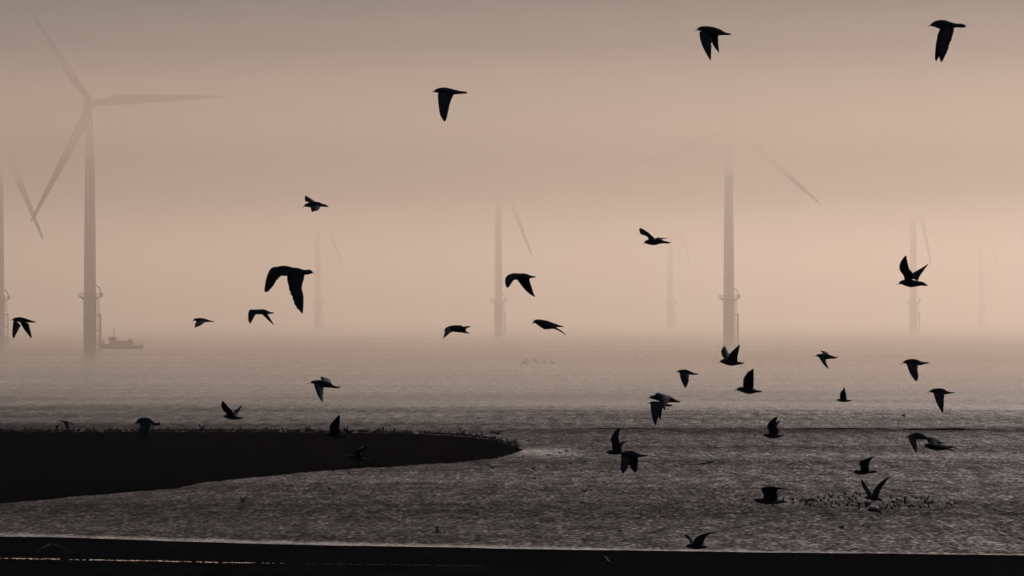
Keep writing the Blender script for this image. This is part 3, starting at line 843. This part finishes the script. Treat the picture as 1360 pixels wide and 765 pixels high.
V = (790, 545, 8.05)
gull(V, 'upper left gull of a touching pair, one curved wing raised high',
     [(110, 462, 3), (130, 449, 10), (160, 447, 22), (220, 450, 24), (280, 452, 16), (330, 450, 8), (355, 442, 4)],
     [(-1, [((185, 440), (290, 440)), ((180, 350), (270, 370)), ((165, 305), (252, 300)), ((205, 225), (257, 240)), ((265, 178), (271, 182))]),
      (1, [((240, 430), (290, 435)), ((275, 352), (300, 375)), ((330, 330), (335, 342)), ((372, 324), (371, 328))])])
gull(V, 'lower right gull of a touching pair, both wings hanging down apart',
     [(265, 510, 3), (285, 490, 10), (310, 472, 28), (390, 465, 35), (460, 480, 22), (510, 485, 12), (570, 482, 8)],
     [(-1, [((285, 480), (375, 520)), ((272, 570), (355, 590)), ((270, 620), (325, 630)), ((285, 668), (298, 662))]),
      (1, [((350, 500), (470, 500)), ((378, 600), (467, 570)), ((410, 650), (467, 640)), ((435, 678), (455, 672))])])
V = (990, 540, 12.75)
gull(V, 'gull over the dark streak of water with one hooked wing and a second behind it',
     [(280, 515, 3), (310, 492, 14), (350, 485, 25), (460, 505, 38), (560, 500, 24), (620, 495, 14), (665, 490, 8)],
     [(-1, [((395, 480), (550, 485)), ((385, 385), (545, 390)), ((350, 330), (505, 320)), ((400, 240), (500, 250)), ((500, 160), (522, 182))]),
      (1, [((470, 470), (548, 480)), ((500, 330), (550, 360)), ((560, 262), (585, 290)), ((605, 243), (613, 255))])])
V = (1120, 590, 7.65)
gull(V, 'gull above the floating flock, wing raised then bent back into two tips',
     [(90, 290, 3), (112, 280, 10), (140, 283, 20), (200, 290, 21), (255, 284, 14), (300, 280, 14), (338, 278, 12)],
     [(-1, [((170, 275), (262, 280)), ((165, 222), (250, 225)), ((150, 185), (248, 190)), ((190, 150), (255, 165)), ((280, 121), (286, 128))]),
      (1, [((210, 270), (258, 275)), ((240, 190), (255, 215)), ((265, 175), (270, 188)), ((306, 164), (303, 172))])])
gull(V, 'gull over the floating flock with long wings raised in a wide V',
     [(210, 548, 3), (235, 537, 10), (260, 540, 20), (310, 552, 24), (350, 556, 17), (385, 565, 10)],
     [(1, [((255, 535), (320, 545)), ((225, 480), (292, 500)), ((190, 410), (245, 430)), ((190, 358), (205, 370))]),
      (-1, [((285, 540), (350, 550)), ((303, 470), (365, 485)), ((355, 400), (400, 425)), ((430, 345), (447, 355)), ((492, 321), (490, 325))])])
gull(V, 'gull just below the V-winged one, banking with one thin wing tip pointing down',
     [(245, 652, 3), (255, 652, 14), (272, 660, 22), (320, 665, 20), (360, 672, 13), (385, 688, 5)],
     [(-1, [((335, 660), (325, 690)), ((365, 680), (355, 695)), ((395, 710), (390, 716)), ((426, 742), (422, 744))]),
      (1, [((300, 650), (330, 672)), ((320, 655), (345, 672)), ((345, 668), (350, 676))])], lpx=30)
V = (1190, 560, 13.6)
gull(V, 'left gull of an overlapping pair at the right, one wing hanging straight down',
     [(160, 292, 4), (205, 275, 15), (260, 265, 35), (400, 262, 62), (520, 290, 38), (580, 310, 18), (630, 325, 8)],
     [(-1, [((215, 255), (350, 300)), ((225, 350), (345, 390)), ((260, 450), (340, 460)), ((305, 542), (327, 536))]),
      (1, [((300, 240), (420, 270)), ((350, 220), (470, 250)), ((385, 196), (480, 215)), ((400, 192), (430, 198))])], length=0.42)
gull(V, 'right gull of an overlapping pair at the right, gliding with wings swept back',
     [(485, 468, 4), (520, 445, 14), (560, 432, 38), (700, 460, 55), (830, 465, 50), (930, 470, 28), (1000, 460, 16), (1080, 462, 8)],
     [(-1, [((560, 400), (760, 470)), ((650, 420), (840, 490)), ((820, 450), (920, 505)), ((960, 500), (1000, 530)), ((1125, 605), (1120, 610))]),
      (1, [((590, 400), (780, 440)), ((580, 300), (820, 420)), ((680, 290), (880, 410)), ((830, 360), (930, 430)), ((930, 410), (960, 430))])])
V = (990, 630, 11.33)
gull(V, 'gull left of the floating flock, wing raised with its long tip bent flat backwards',
     [(80, 405, 3), (130, 398, 10), (170, 392, 28), (300, 405, 44), (430, 415, 32), (520, 415, 22), (620, 405, 10)],
     [(-1, [((260, 390), (470, 400)), ((262, 290), (462, 310)), ((218, 208), (460, 245)), ((300, 178), (468, 224)), ((420, 180), (510, 214)), ((560, 192), (590, 214)), ((660, 207), (659, 213))]),
      (1, [((290, 390), (450, 400)), ((300, 300), (440, 310)), ((280, 230), (430, 250)), ((330, 200), (440, 222)), ((420, 195), (480, 208))])])
gull(V, 'small gull low on the water inside the floating flock, wings arched down',
     [(955, 385, 2), (975, 378, 6), (1000, 374, 11), (1030, 378, 11), (1055, 388, 6), (1075, 395, 3)],
     [(-1, [((985, 366), (1000, 390)), ((930, 370), (960, 395)), ((905, 410), (935, 415)), ((900, 470), (915, 470))]),
      (1, [((1010, 368), (1040, 388)), ((1060, 380), (1060, 400)), ((1100, 430), (1092, 440))])], lpx=11, length=0.36)
V = (890, 690, 15.3)
gull(V, 'gull low over the shoreline below centre right, wings raised unevenly',
     [(250, 568, 3), (330, 545, 14), (370, 540, 40), (500, 550, 56), (620, 560, 40), (690, 560, 28), (760, 560, 12)],
     [(1, [((410, 530), (520, 520)), ((405, 440), (485, 425)), ((345, 392), (435, 365)), ((302, 347), (385, 325)), ((296, 340), (330, 326))]),
      (-1, [((440, 520), (660, 530)), ((490, 400), (670, 470)), ((570, 318), (695, 385)), ((700, 268), (750, 312)), ((840, 233), (852, 250)), ((930, 213), (932, 220))])])
V = (900, 590, 17)
gull(V, 'thin edge-on gull over dark water below centre right',
     [(340, 486, 3), (400, 478, 6), (480, 455, 12), (580, 432, 18), (680, 425, 24), (760, 405, 12), (830, 395, 7)],
     [(-1, [((560, 425), (700, 430)), ((640, 425), (740, 445)), ((700, 435), (740, 448)), ((735, 446), (748, 450))]),
      (1, [((620, 415), (740, 415)), ((760, 392), (800, 402)), ((880, 376), (890, 384)), ((1030, 350), (1030, 354))])])
V = (0, 540, 3.4)
gull(V, 'dark gull skimming the near beach at the left, wings drooping',
     [(192, 633, 1), (205, 629, 3), (220, 626, 6), (245, 628, 8), (262, 631, 5), (276, 634, 3)],
     [(-1, [((215, 622), (240, 634)), ((200, 630), (212, 640)), ((182, 642), (188, 650)), ((166, 656), (168, 659))]),
      (1, [((240, 624), (262, 634)), ((268, 634), (276, 641)), ((290, 644), (290, 650)), ((304, 654), (303, 657))])])
V = (760, 720, 13.6)
gull(V, 'dark gull over the near beach below the middle, one wing raised',
     [(545, 385, 3), (570, 375, 8), (610, 365, 18), (660, 370, 20), (710, 372, 12), (755, 385, 5)],
     [(-1, [((600, 360), (680, 365)), ((545, 290), (620, 310)), ((525, 230), (580, 250)), ((550, 175), (565, 185))]),
      (1, [((620, 360), (680, 362)), ((600, 310), (650, 320)), ((590, 270), (620, 280))])])
V = (540, 540, 6.18)
gull(V, 'small gull rising over the tip of the sandbank with wings spread',
     [(700, 215, 1), (712, 212, 3), (725, 214, 7), (742, 222, 7), (755, 230, 4), (765, 236, 2)],
     [(-1, [((722, 212), (742, 222)), ((705, 200), (722, 212)), ((690, 205), (700, 215)), ((686, 228), (692, 228))]),
      (1, [((740, 220), (752, 228)), ((755, 204), (770, 212)), ((775, 198), (785, 206)), ((805, 205), (804, 208))])], length=0.38)
gull(V, 'small gull low over the water below the sandbank tip, one wing stretched left',
     [(735, 500, 1), (728, 497, 3), (718, 497, 7), (705, 503, 7), (695, 507, 3)],
     [(-1, [((720, 494), (705, 502)), ((695, 482), (690, 490)), ((668, 472), (668, 477)), ((640, 470), (640, 472))]),
      (1, [((725, 494), (712, 500)), ((760, 492), (758, 497)), ((800, 493), (800, 496)), ((830, 494), (830, 496))])], lpx=11, length=0.38)
gull(V, 'small gull fluttering down at the end of the sandbank',
     [(875, 290, 1), (882, 284, 3), (892, 286, 7), (905, 292, 7), (918, 296, 3)],
     [(-1, [((890, 286), (905, 292)), ((876, 296), (890, 300)), ((878, 308), (888, 308))]),
      (1, [((892, 284), (906, 288)), ((884, 276), (900, 280)), ((900, 270), (908, 276))])], length=0.36)

# ------------------------------------------------------------------ gulls on the sand and on the water
def sitting_mesh(name, pose):
    """a gull about 0.4 m long, beak towards -X, standing or floating; origin at its feet / the water line"""
    mb = MB()
    up, lean, legs, neck = pose
    bz = 0.145 if legs else 0.055
    c, s = math.cos(lean), math.sin(lean)
    def P(x, z): return (x * c - 0 * s, bz + z + (-x) * s)
    prof = [(-0.135, 0.055 + neck, 0.022), (-0.12, 0.085 + neck, 0.045), (-0.10, 0.05 + neck * 0.5, 0.045), (-0.06, 0.02, 0.065), (0.0, 0.0, 0.078), (0.08, 0.01, 0.062), (0.16, 0.02, 0.03), (0.24, 0.025, 0.012)]
    if neck > 0.02: prof[0] = (-0.165, 0.075 + neck, 0.012); prof[1] = (-0.13, 0.085 + neck, 0.04)
    rings = []
    st = catmull([(x, z, r) for x, z, r in prof], 2)
    for (x, z, r) in st:
        X, Z = P(x, z)
        rings.append([(X + r * math.cos(w) * s, r * 0.95 * math.sin(w), Z + r * math.cos(w) * c) for w in [2 * math.pi * k / 8 for k in range(8)]])
    mb.loft(rings)
    for sd in (-1, 1):                                    # folded wings, crossing over the tail
        mb.loft([[(P(x, z)[0], sd * y, P(x, z)[1] + h) for (h) in (0.0, 0.03)] + [(P(x, z)[0], sd * (y + 0.014), P(x, z)[1] + h) for h in (0.03, 0.0)] for (x, z, y) in ((-0.05, 0.02, 0.055), (0.05, 0.025, 0.058), (0.17, 0.035, 0.03), (0.28, 0.035, 0.008))])
        if legs: mb.tube([(0.02, sd * 0.03, -0.03), (0.015, sd * 0.03, bz - 0.04)], 0.009, 5)
    X, Z = P(prof[0][0], prof[0][1])
    mb.tube([(X + 0.02, 0, Z), (X - 0.045, 0, Z - 0.012)], [0.013, 0.004], 6)
    if up:                                                # wings lifted
        for sd in (-1, 1):
            mb.loft([[(x, sd * y, z), (x + w * 0.5, sd * y, z + 0.012), (x + w, sd * y, z - 0.005), (x + w * 0.5, sd * y, z - 0.006)] for (x, y, z, w) in ((-0.07, 0.04, bz + 0.03, 0.17), (-0.09, 0.14, bz + 0.03 + 0.20 * up, 0.14), (-0.04, 0.26, bz + 0.03 + 0.34 * up, 0.10), (0.06, 0.42, bz + 0.03 + 0.42 * up, 0.02))])
    me = mb.mesh(name)
    me.materials.append(M_gull)
    for p in me.polygons: p.use_smooth = True
    return me

STAND = [sitting_mesh('standing_gull', p) for p in ((0, 0.15, True, 0.0), (0, 0.35, True, 0.03), (0, -0.05, True, -0.02), (0, 0.5, True, 0.05), (0.9, 0.2, True, 0.0))]
FLOAT = [sitting_mesh('floating_gull', p) for p in ((0, 0.1, False, 0.0), (0, 0.12, False, 0.05), (0, 0.0, False, -0.02), (0.9, 0.1, False, 0.02))]

def spit_at(x):
    best = min(SPIT_TOP, key=lambda t: abs(t[0] - x))
    return best[1], best[2]

r3 = random.Random(11)
x = -4.0
count = 0
while x < 690:
    dense = 1.0
    if 40 < x < 65 or 95 < x < 130: dense = 0.45
    if 210 < x < 380 or x > 600: dense = 1.5
    Df, top = spit_at(x)
    back = r3.choice((0.0, 0.0, -1.5, 1.0)) * (Df - 413) / 45.0
    o = bpy.data.objects.new('gull', r3.choices(STAND, (5, 4, 4, 3, 0.5))[0])
    COL.objects.link(o)
    D = Df + back - 1.5
    o.location = ((x - 680) / F * D, D, top - 0.03)
    sc_ = r3.uniform(1.1, 1.6)
    o.scale = (sc_, sc_, sc_)
    o.rotation_euler = (0, 0, r3.choice((0, math.pi)) + r3.uniform(-1.1, 1.1))
    tag(o, 'one of the dark gulls standing in a row along the sandbank crest', 'gull', 'gulls standing along the sandbank crest')
    count += 1
    x += r3.expovariate(1.0) * 2.2 / dense + 1.1

def floater(x, y, label, group=None, up=None, scale=None):
    D = ground_D(y)
    o = bpy.data.objects.new('gull', FLOAT[3] if up else r3.choices(FLOAT[:3], (3, 3, 2))[0])
    COL.objects.link(o)
    o.location = ((x - 680) / F * D, D, -0.012)
    sc_ = scale or r3.uniform(0.8, 1.15)
    o.scale = (sc_, sc_, sc_)
    o.rotation_euler = (0, 0, r3.choice((0, math.pi)) + r3.uniform(-1.0, 1.0))
    tag(o, label, 'gull', group)

def wader(x, y, label, group, scale):
    """a bird standing in the shallows, legs under water"""
    D = ground_D(y)
    o = bpy.data.objects.new('gull', r3.choices(STAND, (3, 4, 2, 5, 0.8))[0])
    COL.objects.link(o)
    o.location = ((x - 680) / F * D, D, -0.05)
    o.scale = (scale * 0.85, scale, scale * 1.1)
    o.rotation_euler = (0, 0, r3.choice((0, math.pi)) + r3.uniform(-1.2, 1.2))
    tag(o, label, 'gull', group)
flock = [(988, 663), (1075, 664)]
for (cx, cy, n, sx, sy) in ((1055, 666, 8, 26, 6), (1100, 665, 17, 22, 8), (1135, 661, 9, 18, 7), (1150, 671, 8, 18, 4), (1190, 668, 16, 20, 8), (1225, 667, 9, 16, 6), (1262, 669, 3, 10, 2)):
    tries = 0
    while n and tries < 200:
        tries += 1
        p = (cx + r3.gauss(0, 0.6) * sx, cy + r3.uniform(-1, 1) * sy)
        if all(abs(p[0] - q[0]) > 3.4 or abs(p[1] - q[1]) > 3.0 for q in flock):
            flock.append(p); n -= 1
for (x, y) in flock:
    wader(x, y + 2, 'one of the small birds in the scattered flock in the shallows at lower right', 'flock in the near shallows', r3.uniform(0.75, 1.0))
for (x, y) in ((693.8, 482.5), (697, 479), (697.6, 483), (701, 480), (707.8, 478.5), (711, 478.5), (712.6, 481.5), (723.4, 481.5), (733.2, 482.5)):
    wader(x, y + 1, 'one of the far birds in a short line on bright water right of centre', 'far birds on the bright water', r3.uniform(2.0, 2.5))
for (x, y) in ((729, 605), (743, 602), (695, 606), (709, 623), (728, 622), (710, 636), (752, 600), (702, 586), (756, 616)):
    floater(x, y, 'one of the few birds floating around the tip of the sandbank', 'birds afloat off the sandbank tip')
for (x, y, lab) in ((636, 556, 'lone bird floating beyond the right end of the sandbank'),
                    (848, 574, 'lone bird floating just right of the touching pair of gulls'),
                    (1003, 580, 'lone bird floating left of the gull with the hooked wing'),
                    (437, 650, 'lone bird floating a little below the middle of the sandbank'),
                    (464, 629, 'bird floating close under the sandbank below the hidden flying gull'),
                    (506, 627, 'small bird floating close under the sandbank, right of another'),
                    (667, 493, 'tiny far bird alone on the bright water below the middle turbine'),
                    (1118, 702, 'lone bird floating below the flock at the lower right'),
                    (778, 653, 'lone bird floating on dark water in the lower middle')):
    floater(x, y, lab)
floater(323, 667, 'bird with lifted wings on the water below the sandbank at the left', up=True)
floater(581, 707, 'bird with lifted wings on the water near the shore', up=True)
